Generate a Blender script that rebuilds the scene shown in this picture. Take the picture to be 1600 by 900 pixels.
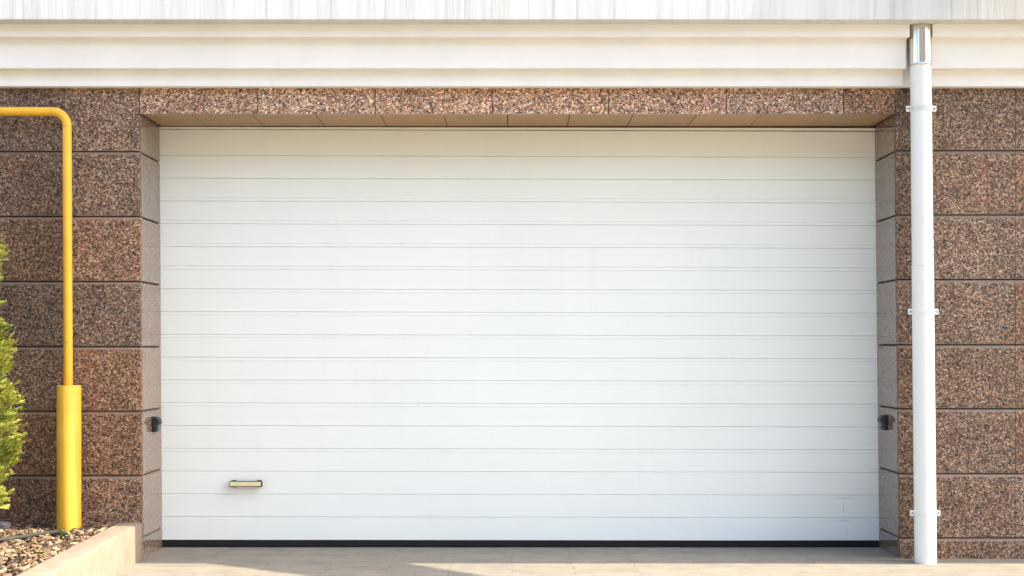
import bpy, bmesh, math, random
from mathutils import Vector, Matrix

R = math.radians
for o in list(bpy.data.objects):
    bpy.data.objects.remove(o)
scene = bpy.context.scene
COL = scene.collection
rnd = random.Random(7)

# ------------------------------------------------------------------ camera
CAM_D, CAM_H, FPX = 7.0, 1.1667, 1968.0
cam_data = bpy.data.cameras.new('camera')
cam_data.sensor_width = 36.0
cam_data.lens = 36.0 * FPX / 1600.0
cam_data.shift_y = 95.0 / 1600.0
cam_data.clip_start = 0.05
cam_data.clip_end = 2000.0
cam = bpy.data.objects.new('camera', cam_data)
cam.location = (0, -CAM_D, CAM_H)
cam.rotation_euler = (R(90), 0, 0)
COL.objects.link(cam)
scene.camera = cam

# ------------------------------------------------------------------ light
SUN_DIR = Vector((0.70, -0.0263, 0.71)).normalized()      # towards the sun
world = bpy.data.worlds.new('World')
scene.world = world
world.use_nodes = True
wn = world.node_tree
bg = wn.nodes['Background']
sky = wn.nodes.new('ShaderNodeTexSky')
sky.sky_type = 'NISHITA'
sky.sun_disc = False
sky.sun_elevation = math.asin(SUN_DIR.z)
sky.sun_rotation = math.atan2(SUN_DIR.x, SUN_DIR.y)
sky.air_density = 1.0
sky.dust_density = 3.6
sky.ozone_density = 1.0
wn.links.new(sky.outputs[0], bg.inputs[0])
bg.inputs[1].default_value = 0.15

sun_data = bpy.data.lights.new('sun', 'SUN')
sun_data.energy = 2.6
sun_data.angle = R(0.5)
sun_data.color = (1.0, 0.88, 0.70)
sun = bpy.data.objects.new('sun', sun_data)
sun.rotation_euler = SUN_DIR.to_track_quat('Z', 'Y').to_euler()
COL.objects.link(sun)

vs = scene.view_settings
vs.view_transform = 'Standard'
vs.look = 'None'
vs.gamma = 1.0
vs.use_curve_mapping = False
vs.exposure = 2.06

# ------------------------------------------------------------------ helpers
def PX(px, y=0.0):
    return (px - 800.0) * (CAM_D + y) / FPX
def PZ(py, y=0.0):
    return CAM_H + (545.0 - py) * (CAM_D + y) / FPX

def new_mat(name):
    m = bpy.data.materials.new(name)
    m.use_nodes = True
    nt = m.node_tree
    return m, nt, nt.nodes['Principled BSDF']

def N(nt, kind, **kw):
    n = nt.nodes.new(kind)
    for k, v in kw.items():
        if k.startswith('i_'):
            n.inputs[k[2:]].default_value = v
        else:
            setattr(n, k, v)
    return n

def coords(nt, scale=(1, 1, 1)):
    tc = N(nt, 'ShaderNodeTexCoord')
    mp = N(nt, 'ShaderNodeMapping')
    mp.inputs['Scale'].default_value = scale
    nt.links.new(tc.outputs['Object'], mp.inputs['Vector'])
    return mp.outputs['Vector']

def noise(nt, vec, scale, detail=3.0, rough=0.5):
    n = N(nt, 'ShaderNodeTexNoise')
    n.inputs['Scale'].default_value = scale
    n.inputs['Detail'].default_value = detail
    n.inputs['Roughness'].default_value = rough
    nt.links.new(vec, n.inputs['Vector'])
    return n

def ramp(nt, fac, stops, interp='LINEAR'):
    r = N(nt, 'ShaderNodeValToRGB')
    r.color_ramp.interpolation = interp
    el = r.color_ramp.elements
    while len(el) < len(stops):
        el.new(0.5)
    for e, (p, c) in zip(el, stops):
        e.position = p
        e.color = (c[0], c[1], c[2], 1) if hasattr(c, '__len__') else (c, c, c, 1)
    nt.links.new(fac, r.inputs['Fac'])
    return r

def mul(nt, a, b, fac=1.0, mode='MULTIPLY'):
    m = N(nt, 'ShaderNodeMix', data_type='RGBA', blend_type=mode)
    m.inputs[0].default_value = fac
    for sock, v in ((m.inputs[6], a), (m.inputs[7], b)):
        if hasattr(v, 'is_linked'):
            nt.links.new(v, sock)
        else:
            sock.default_value = (v[0], v[1], v[2], 1)
    return m.outputs[2]

def bump(nt, height, strength, dist, bsdf):
    b = N(nt, 'ShaderNodeBump')
    b.inputs['Strength'].default_value = strength
    b.inputs['Distance'].default_value = dist
    nt.links.new(height, b.inputs['Height'])
    nt.links.new(b.outputs[0], bsdf.inputs['Normal'])
    return b

# ------------------------------------------------------------------ materials
def granite(name, polished=False, smooth=0.0, flat=(0.20, 0.135, 0.095), ior=1.5, rough=0.12):
    m, nt, bs = new_mat(name)
    v = coords(nt)
    at = N(nt, 'ShaderNodeAttribute', attribute_name='tone')
    shift = N(nt, 'ShaderNodeVectorMath', operation='SCALE')      # every slab is cut from another place
    shift.inputs[0].default_value = (37.0, 91.0, 53.0)
    nt.links.new(at.outputs['Fac'], shift.inputs['Scale'])
    moved = N(nt, 'ShaderNodeVectorMath', operation='ADD')
    nt.links.new(v, moved.inputs[0]); nt.links.new(shift.outputs[0], moved.inputs[1])
    v = moved.outputs[0]
    wob = noise(nt, v, 130, 2)
    add = N(nt, 'ShaderNodeMixRGB', blend_type='LINEAR_LIGHT')
    add.inputs[0].default_value = 0.006
    nt.links.new(v, add.inputs[1]); nt.links.new(wob.outputs['Color'], add.inputs[2])
    vo = N(nt, 'ShaderNodeTexVoronoi', feature='F1')
    vo.inputs['Scale'].default_value = 124.0
    nt.links.new(add.outputs[0], vo.inputs['Vector'])
    sep = N(nt, 'ShaderNodeSeparateColor')
    nt.links.new(vo.outputs['Color'], sep.inputs[0])
    dark, brown, pink, light, grey = (0.045, 0.034, 0.028), (0.145, 0.085, 0.055), (0.285, 0.175, 0.108), (0.50, 0.345, 0.232), (0.30, 0.24, 0.187)
    c = ramp(nt, sep.outputs[0], [(0.0, dark), (0.15, brown), (0.36, (0.205, 0.112, 0.070)), (0.55, pink), (0.76, grey), (0.88, light)], 'CONSTANT')
    vo2 = N(nt, 'ShaderNodeTexVoronoi', feature='F1')
    vo2.inputs['Scale'].default_value = 260.0
    nt.links.new(v, vo2.inputs['Vector'])
    sep2 = N(nt, 'ShaderNodeSeparateColor')
    nt.links.new(vo2.outputs['Color'], sep2.inputs[0])
    fine = ramp(nt, sep2.outputs[0], [(0.0, 0.45), (0.25, 0.9), (0.8, 1.25)], 'CONSTANT')
    col = mul(nt, c.outputs[0], fine.outputs[0])
    big = noise(nt, v, 5, 3)
    bigr = ramp(nt, big.outputs[0], [(0.3, (0.90, 0.86, 0.83)), (0.5, (1.08, 1.07, 1.05)), (0.7, (1.22, 1.15, 1.08))])
    col = mul(nt, col, bigr.outputs[0])
    if smooth:
        col = mul(nt, col, flat, smooth, 'MIX')
    # slabs differ in hue: some redder, some greyer
    wn_ = N(nt, 'ShaderNodeTexWhiteNoise', noise_dimensions='1D')
    nt.links.new(at.outputs['Fac'], wn_.inputs['W'])
    hue = ramp(nt, wn_.outputs['Value'], [(0.0, (1.10, 0.96, 0.86)), (0.5, (1.0, 1.0, 1.0)), (1.0, (0.96, 1.0, 1.06))])
    col = mul(nt, col, hue.outputs[0])
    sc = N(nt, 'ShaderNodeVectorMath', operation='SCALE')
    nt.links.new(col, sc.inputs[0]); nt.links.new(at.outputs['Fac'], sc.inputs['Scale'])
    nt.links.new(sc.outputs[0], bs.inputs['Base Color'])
    if polished:
        bs.inputs['Roughness'].default_value = rough
        bs.inputs['IOR'].default_value = ior
    else:
        bs.inputs['Roughness'].default_value = 0.62
        bs.inputs['Specular IOR Level'].default_value = 0.35
        h = noise(nt, v, 160, 3, 0.6)
        bump(nt, h.outputs[0], 0.5, 0.004, bs)
    return m

M = {}
M['granite'] = granite('rough_granite')
M['granite_cut'] = granite('cut_granite', True, 0.75, (0.25, 0.18, 0.13), 1.5, 0.55)
M['soffit'] = granite('honed_tan_granite', True, 0.85, (0.37, 0.225, 0.105), 1.5, 0.45)
M['granite_polished'] = granite('polished_granite', True, 0.62, (0.215, 0.170, 0.132), 2.0, 0.07)

def plain(name, col, rough=0.5, metal=0.0, var=0.0, nscale=6.0, bumpd=0.0, bscale=60.0, stretch=(1, 1, 1), spec=0.5):
    m, nt, bs = new_mat(name)
    bs.inputs['Roughness'].default_value = rough
    bs.inputs['Metallic'].default_value = metal
    bs.inputs['Specular IOR Level'].default_value = spec
    v = coords(nt, stretch)
    n = noise(nt, v, nscale, 5, 0.6)
    lo = tuple(max(0, c * (1 - var)) for c in col)
    hi = tuple(min(1, c * (1 + var * 0.6)) for c in col)
    r = ramp(nt, n.outputs[0], [(0.3, lo), (0.7, hi)])
    nt.links.new(r.outputs[0], bs.inputs['Base Color'])
    if bumpd:
        h = noise(nt, v, bscale, 4, 0.6)
        bump(nt, h.outputs[0], 0.6, bumpd, bs)
    return m

M['mortar'] = plain('dark_joint', (0.035, 0.028, 0.023), 0.9, var=0.3)
M['render_white'] = plain('white_painted_render', (0.83, 0.825, 0.785), 0.6, var=0.05, nscale=3, bumpd=0.001, bscale=40)
M['wall_white'] = plain('upper_render', (0.74, 0.71, 0.65), 0.8, var=0.08, nscale=2, bumpd=0.002)
M['yellow_sleeve'] = plain('yellow_sleeve_paint', (0.74, 0.425, 0.042), 0.5, var=0.16, nscale=11, stretch=(1, 1, 0.35), bumpd=0.0012, bscale=25)
M['yellow'] = plain('yellow_gloss_paint', (0.82, 0.44, 0.03), 0.42, var=0.08, nscale=9, bumpd=0.0012, bscale=25)
M['yellow_old'] = plain('yellow_weld_paint', (0.62, 0.38, 0.05), 0.55, var=0.25, nscale=60, bumpd=0.001, bscale=90)
M['pipe_white'] = plain('white_pipe_paint', (0.82, 0.835, 0.775), 0.38, var=0.05, nscale=2.5, stretch=(1, 1, 0.3))
M['screw'] = plain('zinc_screw', (0.35, 0.36, 0.37), 0.35, 0.9)
M['black_plastic'] = plain('black_plastic', (0.012, 0.012, 0.013), 0.4)
M['lens'] = plain('sensor_lens', (0.02, 0.012, 0.014), 0.08)
M['rubber'] = plain('black_rubber', (0.004, 0.004, 0.004), 0.85, var=0.3, nscale=30)
M['handle_dark'] = plain('dark_bronze', (0.055, 0.05, 0.035), 0.35, 0.6)
M['handle_pale'] = plain('pale_brass', (0.78, 0.74, 0.46), 0.35, 0.35, var=0.08, nscale=40)
M['hose'] = plain('grey_hose', (0.028, 0.029, 0.023), 0.75, var=0.35, nscale=25)
M['stone'] = plain('grey_stone', (0.20, 0.19, 0.19), 0.85, var=0.3, nscale=20, bumpd=0.004)
M['soil'] = plain('dark_soil', (0.045, 0.032, 0.022), 0.95, var=0.5, nscale=30, bumpd=0.02, bscale=50)
M['bark'] = plain('brown_bark', (0.10, 0.065, 0.04), 0.9, var=0.4, nscale=30, bumpd=0.006)
M['shadow_awning'] = plain('beige_canvas', (0.55, 0.48, 0.36), 0.85, var=0.06)
M['glass_dark'] = plain('window_glass', (0.03, 0.035, 0.04), 0.05)
M['far_wall'] = plain('beige_far_render', (0.46, 0.39, 0.29), 0.9, var=0.1, nscale=1)
M['ground'] = plain('dry_ground', (0.30, 0.25, 0.17), 0.95, var=0.25, nscale=0.6)

def mat_steel():
    m, nt, bs = new_mat('polished_steel')
    bs.inputs['Metallic'].default_value = 1.0
    bs.inputs['Base Color'].default_value = (0.72, 0.68, 0.61, 1)
    v = coords(nt, (1, 1, 0.03))
    n = noise(nt, v, 120, 3)
    r = ramp(nt, n.outputs[0], [(0.3, 0.14), (0.7, 0.26)])
    nt.links.new(r.outputs[0], bs.inputs['Roughness'])
    return m
M['steel'] = mat_steel()

def mat_door():
    m, nt, bs = new_mat('white_door_paint')
    v = coords(nt)
    n = noise(nt, v, 1.1, 4, 0.55)
    c = ramp(nt, n.outputs[0], [(0.3, (0.785, 0.825, 0.775)), (0.7, (0.83, 0.865, 0.815))])
    vs_ = coords(nt, (26, 1, 0.7))
    st = noise(nt, vs_, 1.0, 4, 0.6)
    sr = ramp(nt, st.outputs[0], [(0.22, (0.988, 0.986, 0.98)), (0.5, (1, 1, 1))])
    col = mul(nt, c.outputs[0], sr.outputs[0])
    # shade of dents and creases painted into the two lowest ribs, right end
    sx_ = N(nt, 'ShaderNodeSeparateXYZ')
    nt.links.new(v, sx_.inputs[0])
    def band(sock, c, hw):
        a = N(nt, 'ShaderNodeMath', operation='SUBTRACT'); nt.links.new(sock, a.inputs[0]); a.inputs[1].default_value = c
        b = N(nt, 'ShaderNodeMath', operation='ABSOLUTE'); nt.links.new(a.outputs[0], b.inputs[0])
        m_ = N(nt, 'ShaderNodeMapRange'); m_.interpolation_type = 'SMOOTHSTEP'
        nt.links.new(b.outputs[0], m_.inputs[0])
        m_.inputs[1].default_value = hw * 0.3; m_.inputs[2].default_value = hw
        m_.inputs[3].default_value = 1.0; m_.inputs[4].default_value = 0.0
        return m_.outputs[0]
    for (cx, cz_, hx, hz_, dark) in ((1318, 793, 1.3, 11, 0.80), (1320, 778.5, 26, 0.8, 0.70), (1323, 827, 1.4, 10, 0.85), (1318, 813.6, 24, 0.8, 0.74), (653, 632, 1.2, 1.0, 0.6)):
        p = N(nt, 'ShaderNodeMath', operation='MULTIPLY')
        nt.links.new(band(sx_.outputs[0], PX(cx, 0.406), hx * 0.00376), p.inputs[0])
        nt.links.new(band(sx_.outputs[2], PZ(cz_, 0.406), hz_ * 0.00376), p.inputs[1])
        q = N(nt, 'ShaderNodeMix', data_type='RGBA', blend_type='MULTIPLY')
        nt.links.new(p.outputs[0], q.inputs[0]); nt.links.new(col, q.inputs[6])
        q.inputs[7].default_value = (dark, dark, dark, 1)
        col = q.outputs[2]
    nt.links.new(col, bs.inputs['Base Color'])
    bs.inputs['Roughness'].default_value = 0.42
    bs.inputs['Specular IOR Level'].default_value = 0.4
    vb = coords(nt, (0.35, 1, 1.0))
    h = noise(nt, vb, 9, 3)
    bump(nt, h.outputs[0], 0.25, 0.004, bs)
    return m
M['door'] = mat_door()

def mat_fascia():
    m, nt, bs = new_mat('streaked_render')
    v = coords(nt, (1, 1, 0.035))
    n = noise(nt, v, 30, 4, 0.65)
    c = ramp(nt, n.outputs[0], [(0.30, (0.52, 0.515, 0.48)), (0.42, (0.68, 0.68, 0.65)), (0.6, (0.72, 0.72, 0.695))])
    v2 = coords(nt, (1, 1, 0.02))
    n2 = noise(nt, v2, 9, 2)
    c2 = ramp(nt, n2.outputs[0], [(0.35, (0.90, 0.90, 0.88)), (0.65, (1, 1, 1))])
    nt.links.new(mul(nt, c.outputs[0], c2.outputs[0]), bs.inputs['Base Color'])
    bs.inputs['Roughness'].default_value = 0.85
    bump(nt, n.outputs[0], 0.5, 0.004, bs)
    return m
M['fascia'] = mat_fascia()

def mat_pavers():
    m, nt, bs = new_mat('clinker_pavers')
    v = coords(nt)
    wob = noise(nt, v, 4, 2)
    add = N(nt, 'ShaderNodeMixRGB', blend_type='LINEAR_LIGHT')
    add.inputs[0].default_value = 0.012
    nt.links.new(v, add.inputs[1]); nt.links.new(wob.outputs['Color'], add.inputs[2])
    b = N(nt, 'ShaderNodeTexBrick')
    b.inputs['Scale'].default_value = 1.0
    b.inputs['Brick Width'].default_value = 0.66
    b.inputs['Row Height'].default_value = 0.085
    b.inputs['Mortar Size'].default_value = 0.0022
    b.inputs['Mortar Smooth'].default_value = 0.3
    b.inputs['Color1'].default_value = (0.262, 0.236, 0.184, 1)
    b.inputs['Color2'].default_value = (0.222, 0.202, 0.162, 1)
    b.inputs['Mortar'].default_value = (0.145, 0.13, 0.105, 1)
    nt.links.new(add.outputs[0], b.inputs['Vector'])
    n = noise(nt, v, 7, 5, 0.65)
    r = ramp(nt, n.outputs[0], [(0.3, (0.80, 0.80, 0.80)), (0.7, (1.08, 1.06, 1.04))])
    n2 = noise(nt, v, 180, 3, 0.7)
    r2 = ramp(nt, n2.outputs[0], [(0.3, (0.82, 0.82, 0.82)), (0.7, (1.08, 1.08, 1.08))])
    col = mul(nt, mul(nt, b.outputs[0], r.outputs[0]), r2.outputs[0])
    nt.links.new(col, bs.inputs['Base Color'])
    bs.inputs['Roughness'].default_value = 0.85
    inv = N(nt, 'ShaderNodeMath', operation='SUBTRACT')
    inv.inputs[0].default_value = 1.0
    nt.links.new(b.outputs['Fac'], inv.inputs[1])
    mx = N(nt, 'ShaderNodeMath', operation='MULTIPLY_ADD')
    nt.links.new(n2.outputs[0], mx.inputs[0]); mx.inputs[1].default_value = 0.4
    nt.links.new(inv.outputs[0], mx.inputs[2])
    bump(nt, mx.outputs[0], 0.6, 0.004, bs)
    return m
M['pavers'] = mat_pavers()

def mat_kerb():
    m, nt, bs = new_mat('cast_stone_kerb')
    v = coords(nt)
    n = noise(nt, v, 14, 5, 0.65)
    c = ramp(nt, n.outputs[0], [(0.28, (0.20, 0.155, 0.11)), (0.72, (0.305, 0.245, 0.18))])
    n2 = noise(nt, v, 220, 2)
    c2 = ramp(nt, n2.outputs[0], [(0.3, 0.82), (0.65, 1.05)])
    nt.links.new(mul(nt, c.outputs[0], c2.outputs[0]), bs.inputs['Base Color'])
    bs.inputs['Roughness'].default_value = 0.8
    bump(nt, n2.outputs[0], 0.5, 0.002, bs)
    return m
M['kerb'] = mat_kerb()

def mat_tone(name, stops, rough=0.8, trans=0.0):
    m, nt, bs = new_mat(name)
    at = N(nt, 'ShaderNodeAttribute', attribute_name='tone')
    r = ramp(nt, at.outputs['Fac'], stops)
    v = coords(nt)
    n = noise(nt, v, 90, 3)
    r2 = ramp(nt, n.outputs[0], [(0.3, 0.75), (0.7, 1.1)])
    col = mul(nt, r.outputs[0], r2.outputs[0])
    nt.links.new(col, bs.inputs['Base Color'])
    bs.inputs['Roughness'].default_value = rough
    if trans:
        tr = N(nt, 'ShaderNodeBsdfTranslucent')
        nt.links.new(col, tr.inputs['Color'])
        mx = N(nt, 'ShaderNodeMixShader')
        mx.inputs[0].default_value = trans
        nt.links.new(bs.outputs[0], mx.inputs[1]); nt.links.new(tr.outputs[0], mx.inputs[2])
        nt.links.new(mx.outputs[0], nt.nodes['Material Output'].inputs[0])
    return m
M['chips'] = mat_tone('bark_chips', [(0.0, (0.025, 0.015, 0.010)), (0.3, (0.085, 0.050, 0.028)), (0.6, (0.22, 0.14, 0.075)), (0.85, (0.40, 0.285, 0.16)), (1.0, (0.56, 0.44, 0.28))], 0.85)
M['thuja'] = mat_tone('thuja_sprays', [(0.0, (0.06, 0.10, 0.010)), (0.45, (0.22, 0.27, 0.03)), (1.0, (0.52, 0.50, 0.08))], 0.6, 0.3)
M['weed'] = mat_tone('weed_leaf', [(0.0, (0.08, 0.14, 0.02)), (1.0, (0.22, 0.30, 0.05))], 0.6, 0.3)

# ------------------------------------------------------------------ object helpers
def link_mesh(name, bm, mats, parent=None, loc=None, smooth=False):
    me = bpy.data.meshes.new(name)
    bm.to_mesh(me); bm.free()
    if not isinstance(mats, (list, tuple)):
        mats = [mats]
    for m in mats:
        me.materials.append(m)
    if smooth:
        for p in me.polygons:
            p.use_smooth = True
        try:
            me.set_sharp_from_angle(angle=R(35))
        except Exception:
            pass
    o = bpy.data.objects.new(name, me)
    COL.objects.link(o)
    if parent:
        o.parent = parent
    if loc:
        o.location = loc
    return o

def root(name, label, cat, loc=(0, 0, 0), group=None):
    o = bpy.data.objects.new(name, None)
    o.empty_display_size = 0.1
    COL.objects.link(o)
    o.location = loc
    return tag(o, label, cat, group)

def tag(o, label=None, cat=None, group=None, kind=None):
    if label: o['label'] = label
    if cat: o['category'] = cat
    if group: o['group'] = group
    if kind: o['kind'] = kind
    return o

def box(bm, x0, x1, y0, y1, z0, z1, mi=0, bev=0.0):
    vs_ = [bm.verts.new(p) for p in ((x0, y0, z0), (x1, y0, z0), (x1, y1, z0), (x0, y1, z0), (x0, y0, z1), (x1, y0, z1), (x1, y1, z1), (x0, y1, z1))]
    fs = [bm.faces.new([vs_[i] for i in f]) for f in ((3, 2, 1, 0), (4, 5, 6, 7), (0, 1, 5, 4), (1, 2, 6, 5), (2, 3, 7, 6), (3, 0, 4, 7))]
    for f in fs: f.material_index = mi
    if bev:
        es = list({e for f in fs for e in f.edges})
        bmesh.ops.bevel(bm, geom=es, offset=bev, segments=2, profile=0.5, affect='EDGES', material=-1)
    return fs

def sweep(bm, pts, radius, seg=24, mi=0, cap=True):
    """tube along points; radius number or list"""
    pts = [Vector(p) for p in pts]
    rs = radius if hasattr(radius, '__len__') else [radius] * len(pts)
    rings = []
    ref = None
    for i, p in enumerate(pts):
        a = pts[max(i - 1, 0)]; b = pts[min(i + 1, len(pts) - 1)]
        t = (b - a).normalized()
        if ref is None:
            ref = t.orthogonal().normalized()
        ref = (ref - t * ref.dot(t)).normalized()
        u = ref; w = t.cross(u)
        rings.append([bm.verts.new(p + (u * math.cos(2 * math.pi * k / seg) + w * math.sin(2 * math.pi * k / seg)) * rs[i]) for k in range(seg)])
    for A, B in zip(rings, rings[1:]):
        for k in range(seg):
            f = bm.faces.new((A[k], A[(k + 1) % seg], B[(k + 1) % seg], B[k])); f.material_index = mi
    if cap:
        f = bm.faces.new(list(reversed(rings[0]))); f.material_index = mi
        f = bm.faces.new(rings[-1]); f.material_index = mi
    return rings

def extrude_profile(bm, prof, a, b, mp, mis=None, tone=None, tl=None, caps=True):
    """prof: closed list of (depth, z); extruded from u=a(z) to u=b(z); mp(u, d, z) -> xyz"""
    fa = a if callable(a) else (lambda z: a)
    fb = b if callable(b) else (lambda z: b)
    A = [bm.verts.new(mp(fa(z), d, z)) for d, z in prof]
    B = [bm.verts.new(mp(fb(z), d, z)) for d, z in prof]
    n = len(prof)
    fs = []
    for i in range(n):
        j = (i + 1) % n
        f = bm.faces.new((A[i], A[j], B[j], B[i]))
        f.material_index = mis[i] if mis else 0
        fs.append(f)
    if caps:
        fs.append(bm.faces.new(list(reversed(A)))); fs.append(bm.faces.new(B))
    if tl is not None:
        for f in fs: f[tl] = tone
    return fs

BLOCK_T = 0.03
def block(bm, tl, a, b, z0, z1, mp, tone, ch=0.017, gap=0.004, flat=False):
    if flat:
        prof = [(BLOCK_T, z0 + 0.001), (0.0, z0 + 0.001), (0.0, z1 - 0.001), (BLOCK_T, z1 - 0.001)]
        mis = [1, 0, 1, 1]
    else:
        prof = [(BLOCK_T, z0 + gap), (0.003, z0 + gap), (0.0, z0 + gap + 0.004), (0.0, z1 - ch), (0.010, z1 - 0.001), (BLOCK_T, z1 - 0.001)]
        mis = [1, 1, 0, 1, 1, 1]
    extrude_profile(bm, prof, a, b, mp, mis, tone, tl)

# ------------------------------------------------------------------ setting: ground
bm = bmesh.new()
box(bm, -500, 500, -500, 500, -0.5, -0.03)
tag(link_mesh('ground', bm, M['ground']), kind='structure')
bm = bmesh.new()
box(bm, -14, 14, -23, 0.62, -0.2, 0.0)
tag(link_mesh('paved_forecourt', bm, M['pavers']), kind='structure')

# ------------------------------------------------------------------ building
bld = root('garage_building', 'garage front clad in brown speckled granite under a white stepped cornice', 'building', (0, 0, 0))
DOOR_Y = 0.406
# opening edges lean a little, as built
def open_l(z): return PX(219.8) + (z - PZ(545)) * -0.0062
def open_r(z): return PX(1403.3) + (z - PZ(545)) * -0.0105
L_COURSE = [PZ(v) for v in (841, 743.5, 643, 542, 440, 338.5, 237)]
R_COURSE = [PZ(v) for v in (841, 740.5, 639, 539, 437, 336, 235.5)]
CORNICE_Z = PZ(136.2)
LINTEL_Z = PZ(178)
front = lambda u, d, z: (u, d, z)

def facade(side):
    b = bmesh.new()
    tl = b.faces.layers.float.new('tone')
    cz = L_COURSE if side < 0 else R_COURSE
    zs = [-0.05] + cz + [CORNICE_Z + 0.03]
    for i in range(len(zs) - 1):
        z0, z1 = zs[i], zs[i + 1]
        top = (i == len(zs) - 2)
        if side < 0:
            jx = PX(112) if not top else PX(101)
            cuts = [-7.0, jx - 3.0, jx - 2.0, jx - 1.0, jx]
            for k in range(len(cuts) - 1):
                block(b, tl, cuts[k] + 0.0012, cuts[k + 1] - 0.0012, z0, z1, front, rnd.uniform(0.62, 0.80))
            block(b, tl, jx + 0.0012, (lambda z: open_l(z)), z0, z1, front, rnd.uniform(0.88, 1.05))
        else:
            jx = PX(1586.5)
            block(b, tl, (lambda z: open_r(z)), PX(1446), z0, z1, front, rnd.uniform(0.66, 0.82))
            block(b, tl, PX(1446) + 0.002, jx - 0.0012, z0, z1, front, rnd.uniform(0.84, 0.98))
            cuts = [jx, jx + 0.9, jx + 1.8, 7.0]
            for k in range(len(cuts) - 1):
                block(b, tl, cuts[k] + 0.0012, cuts[k + 1] - 0.0012, z0, z1, front, rnd.uniform(0.8, 0.95))
    o = link_mesh('stone_wall', b, [M['granite'], M['granite_cut']], bld)
    return o
facade(-1).__setitem__('label', 'brown granite wall of squared blocks beside the yellow gas pipe')
facade(1).__setitem__('label', 'brown granite wall of squared blocks behind the white downpipe')

# lintel stones, closing 2 mm above the soffit slabs
b = bmesh.new(); tl = b.faces.layers.float.new('tone')
lx = [open_l(LINTEL_Z) + 0.002] + [PX(v) for v in (402, 586, 769, 951, 1135, 1318)] + [open_r(LINTEL_Z) - 0.002]
for i in range(len(lx) - 1):
    block(b, tl, lx[i] + 0.0022, lx[i + 1] - 0.0022, LINTEL_Z, CORNICE_Z + 0.03, front, [1.55, 1.9, 1.75, 1.85, 1.75, 1.5, 1.05][i], flat=True)
link_mesh('lintel', b, [M['granite'], M['granite_cut']], bld)

# reveals
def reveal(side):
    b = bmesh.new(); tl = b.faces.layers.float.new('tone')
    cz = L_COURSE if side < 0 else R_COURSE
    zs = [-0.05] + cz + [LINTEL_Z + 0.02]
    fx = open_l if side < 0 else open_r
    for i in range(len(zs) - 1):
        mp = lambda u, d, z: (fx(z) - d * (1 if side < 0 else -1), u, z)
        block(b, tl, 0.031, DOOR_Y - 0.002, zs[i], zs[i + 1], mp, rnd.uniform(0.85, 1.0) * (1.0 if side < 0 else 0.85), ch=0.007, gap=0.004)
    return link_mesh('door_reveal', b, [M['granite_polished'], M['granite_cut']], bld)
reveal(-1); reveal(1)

# soffit slabs
b = bmesh.new(); tl = b.faces.layers.float.new('tone')
sx = [-2.06, PX(297), PX(392), PX(491), PX(593), PX(693), PX(793), PX(891), PX(990), PX(1090), PX(1192), PX(1290), PX(1390), 2.12]
for i in range(len(sx) - 1):
    for f in box(b, sx[i] + 0.0022, sx[i + 1] - 0.0022, 0.031, DOOR_Y - 0.004, LINTEL_Z + 0.002, LINTEL_Z + 0.03):
        f[tl] = rnd.uniform(0.95, 1.12)
link_mesh('soffit', b, [M['soffit']], bld)

# core of the wall behind the stones (dark joints) and the body of the building
b = bmesh.new()
box(b, -7, PX(218) - 0.034, 0.0285, 0.9, -0.06, 3.3)
box(b, PX(1408) + 0.034, 7, 0.0285, 0.9, -0.06, 3.3)
box(b, PX(218) - 0.034, PX(1408) + 0.034, 0.0285, 0.9, LINTEL_Z + 0.031, 3.3)
link_mesh('wall_core', b, M['mortar'], bld)
b = bmesh.new()
box(b, -7, 7, -0.10, 0.95, 3.3, 6.2)
box(b, -7, -6.7, 0.95, 9, -0.06, 6.2); box(b, 6.7, 7, 0.95, 9, -0.06, 6.2); box(b, -6.7, 6.7, 8.7, 9, -0.06, 6.2)
link_mesh('upper_wall', b, M['wall_white'], bld)
b = bmesh.new(); box(b, -7.1, 7.1, -0.08, 9.1, 6.2, 6.35)
link_mesh('roof', b, M['wall_white'], bld)

# cornice: stepped bands, notched round the downpipe
FZ = PZ(31, -0.26); B2 = PZ(57.5, -0.17); B3 = PZ(107, -0.11); B4 = PZ(135, -0.05)
def rounded(prof, r=0.004):
    return prof
prof = [(0.028, B4), (-0.047, B4), (-0.05, B4 + 0.004), (-0.05, B3), (-0.107, B3), (-0.11, B3 + 0.004), (-0.11, B2), (-0.167, B2), (-0.17, B2 + 0.004), (-0.17, FZ), (0.028, FZ)]
NX0, NX1 = PX(1416.0, -0.11), PX(1457.5, -0.17)
b = bmesh.new()
extrude_profile(b, prof, -7, NX0, front)
extrude_profile(b, prof, NX1, 7, front)
box(b, NX0, NX1, -0.035, 0.028, B4 + 0.001, FZ)
link_mesh('cornice', b, M['render_white'], bld)
b = bmesh.new()
extrude_profile(b, [(-0.10, FZ + 0.001), (-0.257, FZ + 0.001), (-0.26, FZ + 0.005), (-0.26, 3.7), (-0.10, 3.72)], -7.2, 7.2, front)
link_mesh('fascia', b, M['fascia'], bld)

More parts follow.
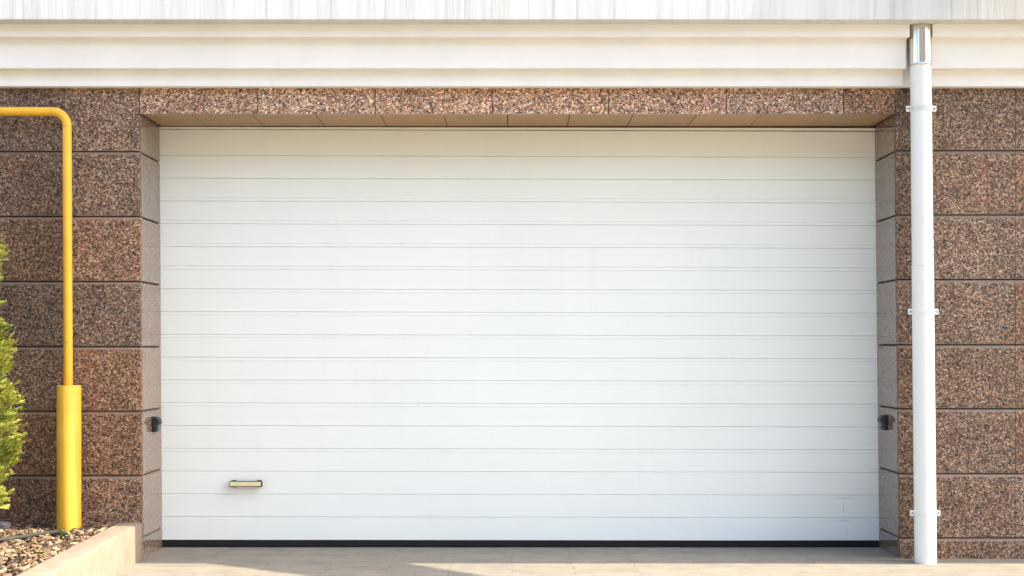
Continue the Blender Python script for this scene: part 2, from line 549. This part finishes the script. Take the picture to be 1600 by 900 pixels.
# unseen upper opening and sloping canopy, added to cast the slanted shadow on the paving
b = bmesh.new(); box(b, 2.68, 3.55, -0.11, -0.09, 3.75, 4.6)
wf = link_mesh('added_window', b, M['glass_dark'], bld)
b = bmesh.new()
for (x0, x1, z0, z1) in ((2.62, 2.68, 3.7, 4.66), (3.55, 3.61, 3.7, 4.66), (2.68, 3.55, 3.7, 3.75), (2.68, 3.55, 4.6, 4.66)):
    box(b, x0, x1, -0.125, -0.09, z0, z1)
link_mesh('frame', b, M['render_white'], wf)
b = bmesh.new()
def awz(y): return 4.3 + 1.74 * (y + 0.30)
def axl(y): return 2.62
def axr(y): return 3.65 + 0.46 * (y + 0.30)
ys = [-0.10, -0.92]
top = [b.verts.new((axl(ys[0]), ys[0], awz(ys[0]))), b.verts.new((axr(ys[0]), ys[0], awz(ys[0]))), b.verts.new((axr(ys[1]), ys[1], awz(ys[1]))), b.verts.new((axl(ys[1]), ys[1], awz(ys[1])))]
f = b.faces.new(top)
ext = bmesh.ops.extrude_face_region(b, geom=[f])
for v in [g for g in ext['geom'] if isinstance(g, bmesh.types.BMVert)]:
    v.co += Vector((0, -0.026, 0.015))
bmesh.ops.recalc_face_normals(b, faces=b.faces)
link_mesh('shadow_awning', b, M['shadow_awning'], bld)

# unseen building added across the yard to close the low sky facing the door
ob = root('sky_blocking_building', 'unseen beige building added opposite the garage to block the low sky', 'building', (0, -24, 0))
b = bmesh.new(); box(b, -21, 21, -8, 0, -0.1, 11.0)
link_mesh('wall', b, M['far_wall'], ob)
b = bmesh.new(); box(b, -21.4, 21.4, -8.4, 0.4, 11.0, 11.4)
link_mesh('roof', b, M['far_wall'], ob)
b = bmesh.new(); box(b, -0.8, 0.8, -0.02, 0.03, -0.8, 0.8)
w0 = link_mesh('added_window', b, M['glass_dark'], ob, loc=(-19.25, 0, 2.2))
for r_ in range(3):
    for k in range(12):
        if r_ or k:
            w = w0.copy(); COL.objects.link(w); w.parent = ob; w.location = (-19.25 + 3.5 * k, 0, 2.2 + 3.8 * r_)

# ------------------------------------------------------------------ garage door
DS = (CAM_D + DOOR_Y)
def dz(py): return PZ(py, DOOR_Y)
XL = PX(250, DOOR_Y) - 0.02; XR = PX(1375, DOOR_Y) + 0.02
PITCH_L, PITCH_R = 35.62, 35.53
A = [(843.0 - PITCH_L * k, 844.8 - PITCH_R * k) for k in range(1, 18)]
lines = []           # (left py, right py, depth, width)
for k, (l, r) in enumerate(A):
    kk = 16 - k       # 0 = topmost rib
    pyc = (l + r) / 2
    if kk < 2:
        da, db = 0.0, 0.006
    elif pyc < 400:
        da, db = 0.003, 0.0055
    elif pyc < 440:
        da, db = 0.0045, 0.004
    elif pyc < 650:
        da, db = 0.0055, 0.003
    else:
        da, db = 0.006, 0.0014 if kk not in (13,) else 0.003
    if da: lines.append((l, r, da, 0.0052))
    lines.append((l + 5.2, r + 5.2, db, 0.0042 if db < 0.004 else 0.005))
lines.sort()
cz = []
cz.append((0.0, 202.4, 206.0))
for l, r, d, w in lines:
    hw = w / 2 / 0.003763
    cz += [(0.0, l - hw, r - hw), (d, l, r), (0.0, l + hw, r + hw)]
cz.append((0.0, 843.2, 844.6))
b = bmesh.new()
prev = None
for d, l, r in cz:
    pr = [b.verts.new((XL + (XR - XL) * t, DOOR_Y + d + 0.0015 * math.sin(t * 9 + l * 0.02), dz(l + (r - l) * t))) for t in [i / 24 for i in range(25)]]
    if prev:
        for i in range(24):
            b.faces.new((prev[i], pr[i], pr[i + 1], prev[i + 1]))
    prev = pr
# back and edges
bb = [b.verts.new((XL, DOOR_Y + 0.045, dz(843.2))), b.verts.new((XR, DOOR_Y + 0.045, dz(844.6))), b.verts.new((XR, DOOR_Y + 0.045, dz(204.2))), b.verts.new((XL, DOOR_Y + 0.045, dz(200.9)))]
b.faces.new(bb)
bmesh.ops.recalc_face_normals(b, faces=b.faces)
door = link_mesh('garage_door', b, M['door'], bld)
door['label'] = 'wide white garage door of horizontal ribbed panels'
# head rail over the door
b = bmesh.new()
zt0, zt1 = dz(205.0), LINTEL_Z - 0.006
ra = [(XL, dz(201.6), dz(198.4)), (XR, dz(204.6), dz(200.2))]
vA = []
for x, zb, zt in ra:
    vA.append([b.verts.new((x, DOOR_Y - 0.002, zb)), b.verts.new((x, DOOR_Y - 0.002, zt)), b.verts.new((x, DOOR_Y + 0.03, zt)), b.verts.new((x, DOOR_Y + 0.03, zb))])
for i in range(4):
    j = (i + 1) % 4
    b.faces.new((vA[0][i], vA[0][j], vA[1][j], vA[1][i]))
b.faces.new(vA[0]); b.faces.new(vA[1])
bmesh.ops.recalc_face_normals(b, faces=b.faces)
link_mesh('head_rail', b, M['door'], door)
b = bmesh.new(); box(b, XL, XR, DOOR_Y + 0.02, DOOR_Y + 0.05, dz(215), LINTEL_Z + 0.004)
link_mesh('top_seal', b, M['rubber'], door)
b = bmesh.new()
box(b, XL + 0.02, XR - 0.02, DOOR_Y - 0.004, DOOR_Y + 0.04, 0.003, dz(844.2), bev=0.004)
link_mesh('bottom_seal', b, M['rubber'], door)
# handle
hx0, hx1 = PX(358.3, 0.37), PX(409.5, 0.37)
hz0, hz1 = PZ(760.6, 0.37), PZ(751.6, 0.37)
b = bmesh.new()
box(b, hx0, hx1, 0.366, 0.384, hz0, hz1, 0, 0.002)
for x in (hx0 + 0.012, hx1 - 0.032):
    box(b, x, x + 0.022, 0.380, DOOR_Y + 0.002, hz0 - 0.003, hz1 + 0.003, 0, 0.002)
box(b, hx0 + 0.004, hx1 - 0.006, 0.3615, 0.3665, hz0 + 0.0045, hz1 - 0.004, 1, 0.001)
link_mesh('handle', b, [M['handle_dark'], M['handle_pale']], door)

# ------------------------------------------------------------------ safety sensors on the reveals
def sensor(label, x, z, rot):
    s = root('safety_sensor', label, 'sensor', (x, 0.235, z), 'black safety sensors on the door reveals')
    s.rotation_euler = (0, 0, rot)
    return s
sensor_meshes = []
def build_sensor(s):
    b = bmesh.new()
    # outline seen from the drive: domed visor over a short straight body, extruded across
    prof = [(0.0, -0.040), (0.021, -0.040), (0.024, -0.034), (0.026, 0.006), (0.036, 0.000), (0.038, 0.010), (0.034, 0.024), (0.024, 0.036), (0.010, 0.041), (0.0, 0.041)]
    prof = [(p[0] * 1.15, p[1] * 1.08) for p in prof]; w = 0.034
    A_ = [b.verts.new((p[0], -w, p[1])) for p in prof]
    B_ = [b.verts.new((p[0], w, p[1])) for p in prof]
    n = len(prof)
    for i in range(n):
        j = (i + 1) % n
        b.faces.new((A_[i], A_[j], B_[j], B_[i]))
    b.faces.new(A_); b.faces.new(B_)
    bmesh.ops.recalc_face_normals(b, faces=b.faces)
    es = [e for e in b.edges if len(e.link_faces) == 2 and e.calc_face_angle() > 1.2]
    bmesh.ops.bevel(b, geom=es, offset=0.004, segments=2, profile=0.5, affect='EDGES')
    link_mesh('housing', b, M['black_plastic'], s, smooth=True)
    b = bmesh.new()
    box(b, 0.0275, 0.0315, -0.022, 0.022, -0.030, -0.002, 0, 0.001)
    link_mesh('lens', b, M['lens'], s)
zsens = PZ(663, 0.235)
s1 = sensor('black door sensor low on the pale reveal nearest the yellow gas pipe', open_l(zsens), zsens, 0)
build_sensor(s1)
s2 = s1.copy(); COL.objects.link(s2)
for ch in list(s1.children):
    c = ch.copy(); COL.objects.link(c); c.parent = s2
zs2 = PZ(660, 0.235)
s2.location = (open_r(zs2), 0.235, zs2); s2.rotation_euler = (0, 0, math.pi)
s2['label'] = 'black door sensor low on the grey reveal nearest the white downpipe'

# ------------------------------------------------------------------ white downpipe
DPY = -0.125
def dpx(z):
    t = (PZ(104, DPY) - z) / (PZ(104, DPY) - PZ(870, DPY))
    return PX(1438.6 + 7.6 * t, DPY)
dp = root('downpipe', 'white round rain downpipe with a polished steel collar under the cornice', 'downpipe', (dpx(0.0), DPY, 0.0))
def dloc(x, y, z): return (x - dpx(0.0), y - DPY, z)
r1 = 16.3 * (CAM_D + DPY) / FPX
zt = PZ(104, DPY); zj = PZ(415.5, DPY)
b = bmesh.new()
sweep(b, [dloc(dpx(z), DPY, z) for z in (zt + 0.004, zj + 0.1, zj - 0.0)], [r1 * 0.985, r1, r1], 48)
link_mesh('upper_pipe', b, M['pipe_white'], dp, smooth=True)
b = bmesh.new()
pts = [dloc(dpx(z), DPY, z) for z in (zj - 0.0005, 0.30)] 
path = [dloc(dpx(zj - 0.001), DPY, zj - 0.001), dloc(dpx(zj - 0.03), DPY, zj - 0.03), dloc(dpx(0.24), DPY, 0.24), dloc(dpx(0), DPY, -0.05)]
rr = [r1 * 1.025, r1 * 1.025, r1 * 1.03, r1 * 1.03]
sweep(b, path, rr, 48)
link_mesh('lower_pipe', b, M['pipe_white'], dp, smooth=True)
b = bmesh.new()
rc = 17.0 * (CAM_D + DPY) / FPX
zc0 = PZ(102.5, DPY)
rings_ = sweep(b, [dloc(dpx(z), DPY, z) for z in (zc0 - 0.004, zc0, zc0 + 0.004, zc0 + 0.010, FZ - 0.002)], [rc * 1.0, rc * 1.03, rc * 1.0, rc, rc], 160)
for rg_ in rings_[2:]:
    c_ = sum((v.co for v in rg_), Vector()) / len(rg_)
    for k, v in enumerate(rg_):
        a = 2 * math.pi * k / 160
        q = 1 + 0.012 * math.sin(11 * a + 0.6) + 0.008 * math.sin(19 * a + 2.0) + 0.004 * math.sin(31 * a)
        v.co = c_ + (v.co - c_) * q
link_mesh('steel_collar', b, M['steel'], dp, smooth=True)
for py in (170, 487, 801.5):
    z = PZ(py, DPY)
    cx = dpx(z)
    b = bmesh.new()
    for dz_ in (-0.010, 0.0, 0.010):
        sweep(b, [dloc(cx, DPY, z + dz_ - 0.004), dloc(cx, DPY, z + dz_ - 0.0025), dloc(cx, DPY, z + dz_ + 0.0025), dloc(cx, DPY, z + dz_ + 0.004)], [r1 * 1.02, r1 * 1.065, r1 * 1.065, r1 * 1.02], 48, cap=False)
    for s in (-1, 1):
        x0 = cx + s * (r1 * 0.99); x1 = cx + s * (r1 + 0.026)
        lo = dloc(min(x0, x1), DPY - 0.006, z - 0.016); hi = dloc(max(x0, x1), DPY + 0.004, z + 0.016)
        box(b, lo[0], hi[0], lo[1], hi[1], lo[2], hi[2], 0, 0.0035)
    # stem that holds the clip to the wall
    lo = dloc(cx - 0.008, DPY + r1 * 0.98, z - 0.008); hi = dloc(cx + 0.008, 0.004, z + 0.008)
    box(b, lo[0], hi[0], lo[1], hi[1], lo[2], hi[2], 0)
    br = link_mesh('pipe_clip', b, M['pipe_white'], dp, smooth=True)
    for s in (-1, 1):
        b = bmesh.new()
        c = dloc(cx + s * (r1 + 0.014), DPY - 0.006, z)
        sweep(b, [c, (c[0], c[1] - 0.003, c[2]), (c[0], c[1] - 0.005, c[2])], [0.0065, 0.006, 0.003], 12)
        link_mesh('screw', b, M['screw'], br, smooth=True)

# ------------------------------------------------------------------ yellow gas pipe
GY = -0.085
gx = PX(105.3, GY)
gp = root('gas_pipe', 'yellow painted gas pipe bending left above a thick sleeve in the mulch bed', 'pipe', (gx, GY, 0.17))
def gl(x, y, z): return (x - gx, y - GY, z - 0.17)
rg = 6.9 * (CAM_D + GY) / FPX
zh = PZ(174.3, GY)
gtop = lambda z: PX(104.8 + 1.8 * (zh - z) / 1.5, GY)
bend = 0.078
b = bmesh.new()
pts = [gl(-6.8, GY, zh + 0.01), gl(gtop(zh) - bend, GY, zh)]
for a in range(10, 91, 10):
    pts.append(gl(gtop(zh) - bend + bend * math.sin(R(a)), GY, zh - bend + bend * math.cos(R(a))))
pts.append(gl(gtop(0.95), GY, PZ(601, GY) - 0.05))
sweep(b, pts, rg, 32)
link_mesh('pipe', b, M['yellow'], gp, smooth=True)
def weld(p0, ax):
    b = bmesh.new()
    p0 = Vector(p0); ax = Vector(ax)
    sweep(b, [p0 - ax * 0.004, p0 - ax * 0.0015, p0 + ax * 0.0015, p0 + ax * 0.004], [rg * 0.99, rg * 1.055, rg * 1.055, rg * 0.99], 32, cap=False)
    link_mesh('weld_seam', b, M['yellow_old'], gp, smooth=True)
weld(gl(gtop(zh), GY, zh - bend - 0.004), (0, 0, 1))
weld(gl(gtop(zh) - bend, GY, zh), (1, 0, 0))
weld(gl(gtop(PZ(535, GY)), GY, PZ(535, GY)), (0, 0, 1))
# sleeve: open tube with a rim
b = bmesh.new()
rs = 18.4 * (CAM_D - 0.12) / FPX
SX = PX(108.0, -0.12); SY = -0.122
zs_top = PZ(602, -0.12)
rings = []
seg = 48
for (rad, z, lean) in ((rs * 0.98, 0.12, 0), (rs, 0.20, 0), (rs, zs_top - 0.003, 0), (rs * 0.985, zs_top, 0), (rs * 0.93, zs_top, 0), (rs * 0.92, zs_top - 0.02, 0), (rg * 0.9, zs_top - 0.02, 0)):
    rings.append([b.verts.new(gl(SX + rad * math.cos(2 * math.pi * k / seg), SY + rad * math.sin(2 * math.pi * k / seg), z)) for k in range(seg)])
for A_, B_ in zip(rings, rings[1:]):
    for k in range(seg):
        b.faces.new((A_[k], A_[(k + 1) % seg], B_[(k + 1) % seg], B_[k]))
bmesh.ops.recalc_face_normals(b, faces=b.faces)
link_mesh('sleeve', b, M['yellow_sleeve'], gp, smooth=True)

# ------------------------------------------------------------------ kerb of the bed
b = bmesh.new()
kz = PZ(815.5)
kx1 = PX(222); kx0 = PX(185)
fs = box(b, kx0, kx1, -3.6, -0.004, -0.1, kz, 0)
top_edges = [e for e in b.edges if all(abs(v.co.z - kz) < 1e-5 for v in e.verts)]
bmesh.ops.bevel(b, geom=top_edges, offset=0.014, segments=3, profile=0.5, affect='EDGES')
for v in b.verts:
    v.co.x += 0.045 * (-v.co.y)
kerb = tag(link_mesh('kerb', b, M['kerb'], smooth=True), 'pale sandstone coloured kerb edging the bark mulch bed', 'kerb')
kerb['kind'] = 'thing'

# ------------------------------------------------------------------ planting bed
BZ = 0.165
b = bmesh.new()
nx, ny = 50, 40
g = [[None] * (ny + 1) for _ in range(nx + 1)]
for i in range(nx + 1):
    for j in range(ny + 1):
        y = -3.5 + 3.49 * j / ny
        x = -6.5 + (kx0 + 0.045 * (-y) + 0.01 + 6.5) * i / nx
        g[i][j] = b.verts.new((x, y, BZ - 0.012 + rnd.uniform(-0.01, 0.01)))
for i in range(nx):
    for j in range(ny):
        b.faces.new((g[i][j], g[i + 1][j], g[i + 1][j + 1], g[i][j + 1]))
tag(link_mesh('soil', b, M['soil'], smooth=True), kind='structure')

b = bmesh.new(); tl = b.faces.layers.float.new('tone')
def chip(c, L, W, T, tone):
    rot = Matrix.Rotation(rnd.uniform(0, 6.28), 3, 'Z') @ Matrix.Rotation(rnd.gauss(0, 0.5), 3, 'X') @ Matrix.Rotation(rnd.gauss(0, 0.38), 3, 'Y')
    n = rnd.choice((5, 6, 7))
    ang = sorted(rnd.uniform(0, 6.28) for _ in range(n))
    if max((ang[(i + 1) % n] - ang[i]) % 6.283 for i in range(n)) > 2.8:
        ang = [6.28 * i / n + rnd.uniform(-0.3, 0.3) for i in range(n)]
    bend_ = rnd.uniform(-0.25, 0.25)
    T_, B_ = [], []
    for a in ang:
        q = rnd.uniform(0.75, 1.1)
        x, y = L * 0.5 * math.cos(a) * q, W * 0.5 * math.sin(a) * q
        h = bend_ * abs(x)
        T_.append(b.verts.new(Vector(c) + rot @ Vector((x, y, T + h + rnd.uniform(-0.2, 0.2) * T))))
        B_.append(b.verts.new(Vector(c) + rot @ Vector((x * 0.9, y * 0.9, h))))
    fs = [b.faces.new(T_), b.faces.new(list(reversed(B_)))]
    for i in range(n):
        j = (i + 1) % n
        fs.append(b.faces.new((B_[i], B_[j], T_[j], T_[i])))
    for f in fs: f[tl] = min(1, max(0, tone + rnd.uniform(-0.06, 0.06)))
for i in range(8200):
    y = -1.5 + 1.49 * rnd.random() ** 0.8 if i < 6800 else -3.4 + 1.9 * rnd.random()
    x = -3.6 + (kx0 + 0.045 * (-y) - 0.01 + 3.6) * rnd.random() ** 0.8
    L = rnd.choice((0.015, 0.02, 0.03, 0.04, 0.05, 0.065)) * rnd.uniform(0.8, 1.3)
    if x + L * 0.5 > kx0 + 0.045 * (-y):
        x -= L * 0.5
    W = L * rnd.uniform(0.22, 0.65)
    z = BZ - 0.008 + rnd.random() * 0.027
    chip((x, min(y, -0.03), z), L, W, rnd.uniform(0.004, 0.011), rnd.betavariate(1.6, 1.6))
bmesh.ops.recalc_face_normals(b, faces=b.faces)
mulch = tag(link_mesh('bark_mulch', b, M['chips']), 'loose bark chip mulch filling the bed behind the kerb', 'mulch', kind='stuff')

# hose lying on the mulch
b = bmesh.new()
hz = BZ + 0.033
hp = []
ctrl = [(-400, 866), (-200, 856), (-60, 848), (0, 843.5), (30, 839.5), (60, 834.5), (85, 832), (100, 831.5)]
for px, py in ctrl:
    d = (CAM_H - hz) * FPX / (py - 545)
    hp.append(Vector(((px - 800) * d / FPX, d - CAM_D, hz)))
fine = []
for i in range(len(hp) - 1):
    p0, p1, p2, p3 = hp[max(i - 1, 0)], hp[i], hp[i + 1], hp[min(i + 2, len(hp) - 1)]
    for t in [k / 6 for k in range(6)]:
        fine.append(0.5 * ((2 * p1) + (p2 - p0) * t + (2 * p0 - 5 * p1 + 4 * p2 - p3) * t * t + (3 * p1 - p0 - 3 * p2 + p3) * t ** 3))
fine.append(hp[-1])
fine[-1] = fine[-1] + Vector((0, 0, -0.012))
sweep(b, fine, 0.012, 14)
tag(link_mesh('garden_hose', b, M['hose'], smooth=True), 'dark grey watering hose lying across the bark mulch', 'hose')

# grey stone at the foot of the wall
b = bmesh.new()
bmesh.ops.create_icosphere(b, subdivisions=3, radius=1.0)
for v in b.verts:
    c = v.co
    m = max(abs(c.x), abs(c.y), abs(c.z))
    q = c.lerp(c / m, 0.75)
    q += q.normalized() * (0.05 * math.sin(5 * q.x + 2) * math.cos(4 * q.z + 1) + rnd.uniform(-0.015, 0.015))
    v.co = Vector((q.x * 0.06, q.y * 0.045, q.z * 0.024))
st = tag(link_mesh('stone_block', b, M['stone'], loc=(PX(-2, -0.1), -0.10, BZ + 0.030), smooth=True), 'grey stone block lying on the mulch against the granite wall', 'stone')

# weeds
def weed(px, py, size, label, seed, n=9):
    rr_ = random.Random(seed)
    z = BZ + 0.01
    d = (CAM_H - z) * FPX / (py - 545)
    b = bmesh.new(); tl = b.faces.layers.float.new('tone')
    for i in range(n):
        a = rr_.uniform(0, 6.28); h = size * rr_.uniform(0.5, 1.0); out = size * rr_.uniform(0.2, 0.7)
        w = size * rr_.uniform(0.10, 0.18)
        di = Vector((math.cos(a), math.sin(a), 0)); si = Vector((-di.y, di.x, 0))
        p = [Vector((0, 0, 0)), di * out * 0.45 + Vector((0, 0, h * 0.7)), di * out + Vector((0, 0, h * 0.95))]
        A_ = [b.verts.new(p[0] + si * w * 0.2), b.verts.new(p[0] - si * w * 0.2)]
        B_ = [b.verts.new(p[1] + si * w + Vector((0, 0, .003))), b.verts.new(p[1] - si * w + Vector((0, 0, .003)))]
        c = b.verts.new(p[2])
        t = rr_.random()
        for f in (b.faces.new((A_[0], A_[1], B_[1], B_[0])), b.faces.new((B_[0], B_[1], c))): f[tl] = t
    o = link_mesh('weed', b, M['weed'], loc=((px - 800) * d / FPX, d - CAM_D, z))
    tag(o, label, 'weed', 'green weeds in the mulch')
weed(98, 842, 0.055, 'small green weed sprouting just in front of the yellow sleeve', 3, 11)
weed(65, 869, 0.045, 'small green weed in the mulch midway between hose and kerb', 5, 8)

# ------------------------------------------------------------------ thuja
TX, TY, TZ0 = -3.0, -0.52, BZ
th = root('thuja_shrub', 'bright green clipped thuja shrub beside the granite wall', 'shrub', (TX, TY, TZ0))
b = bmesh.new()
sweep(b, [(0, 0, -0.05), (0.01, 0, 0.5), (0, 0.01, 1.1), (0, 0, 1.75)], [0.04, 0.032, 0.02, 0.006], 12)
link_mesh('trunk', b, M['bark'], th, smooth=True)
b = bmesh.new(); tl = b.faces.layers.float.new('tone')
def rad(z):       # crown radius by height above the bed
    pts = [(0.06, 0.26), (0.165, 0.35), (0.30, 0.40), (0.44, 0.448), (0.66, 0.425), (0.89, 0.395), (1.05, 0.385), (1.25, 0.345), (1.35, 0.345), (1.49, 0.35), (1.62, 0.28), (1.85, 0.13), (1.95, 0.04)]
    if z <= pts[0][0]: return pts[0][1]
    for (a, ra_), (c, rc_) in zip(pts, pts[1:]):
        if z <= c: return ra_ + (rc_ - ra_) * (z - a) / (c - a)
    return 0.03
def spray(base, out, up, size, tone):
    """a flat fan of scale-leaf branchlets"""
    side = out.cross(up).normalized()
    roll = rnd.uniform(-0.9, 0.9)
    pl = (side * math.cos(roll) + up * math.sin(roll)).normalized()
    nrm = out.cross(pl).normalized()
    def finger(p, d, L, w, t):
        q = d.cross(nrm).normalized() * w
        m = p + d * L * 0.55
        a, c = b.verts.new(p - q * 0.5), b.verts.new(p + q * 0.5)
        e, f_ = b.verts.new(m - q + nrm * 0.002), b.verts.new(m + q - nrm * 0.002)
        tip = b.verts.new(p + d * L + nrm * rnd.uniform(-0.005, 0.005))
        for f in (b.faces.new((a, c, f_, e)), b.faces.new((e, f_, tip))): f[tl] = min(1, max(0, t))
    finger(base, out, size, size * 0.026, tone)
    for k in range(7):
        s = 0.18 + 0.12 * k
        for sg in (-1, 1):
            d = (out + pl * sg * rnd.uniform(0.6, 1.1) + nrm * rnd.uniform(-0.25, 0.25)).normalized()
            L = size * (0.50 - 0.05 * k) * rnd.uniform(0.8, 1.2)
            p = base + out * size * s
            finger(p, d, L, size * 0.024, tone + rnd.uniform(-0.12, 0.12) + 0.1)
            for q, s3 in ((0.3, 1), (0.5, -1), (0.7, 1)):
                d2 = (d + (out * 0.7 + pl * s3 * sg * 0.5)).normalized()
                finger(p + d * L * q, d2, L * 0.42, size * 0.021, tone + rnd.uniform(-0.1, 0.15) + 0.18)
# branch tips gather into tufts, which leave the outline uneven
tufts = []
for i in range(380):
    z = 0.06 + 1.85 * rnd.random()
    a = rnd.uniform(0, 2 * math.pi)
    tufts.append((z, a, rad(z) * rnd.uniform(0.80, 1.06)))
# tufts seen against the wall
for z, k in ((0.47, 1.0), (0.58, 1.0), (0.66, 0.98), (0.80, 0.98), (0.93, 1.0), (1.08, 1.0), (1.33, 1.03), (1.44, 1.07), (1.48, 1.10), (0.36, 1.0), (0.22, 1.0)):
    tufts.append((z, rnd.uniform(-0.5, 0.1), rad(z) * k))
for z, a, r_ in tufts:
    o = Vector((math.cos(a), math.sin(a), 0))
    tone0 = rnd.uniform(0.25, 0.75)
    for k in range(12):
        dirv = (o + Vector((rnd.gauss(0, 0.35), rnd.gauss(0, 0.35), 0.75 + rnd.gauss(0, 0.35)))).normalized()
        size = rnd.uniform(0.045, 0.08)
        base = o * (r_ - size * 0.85) + Vector((rnd.gauss(0, 0.022), rnd.gauss(0, 0.022), z + rnd.gauss(0, 0.026)))
        spray(base, dirv, Vector((0, 0, 1)), size, tone0 + rnd.uniform(-0.15, 0.15))
link_mesh('foliage', b, M['thuja'], th)
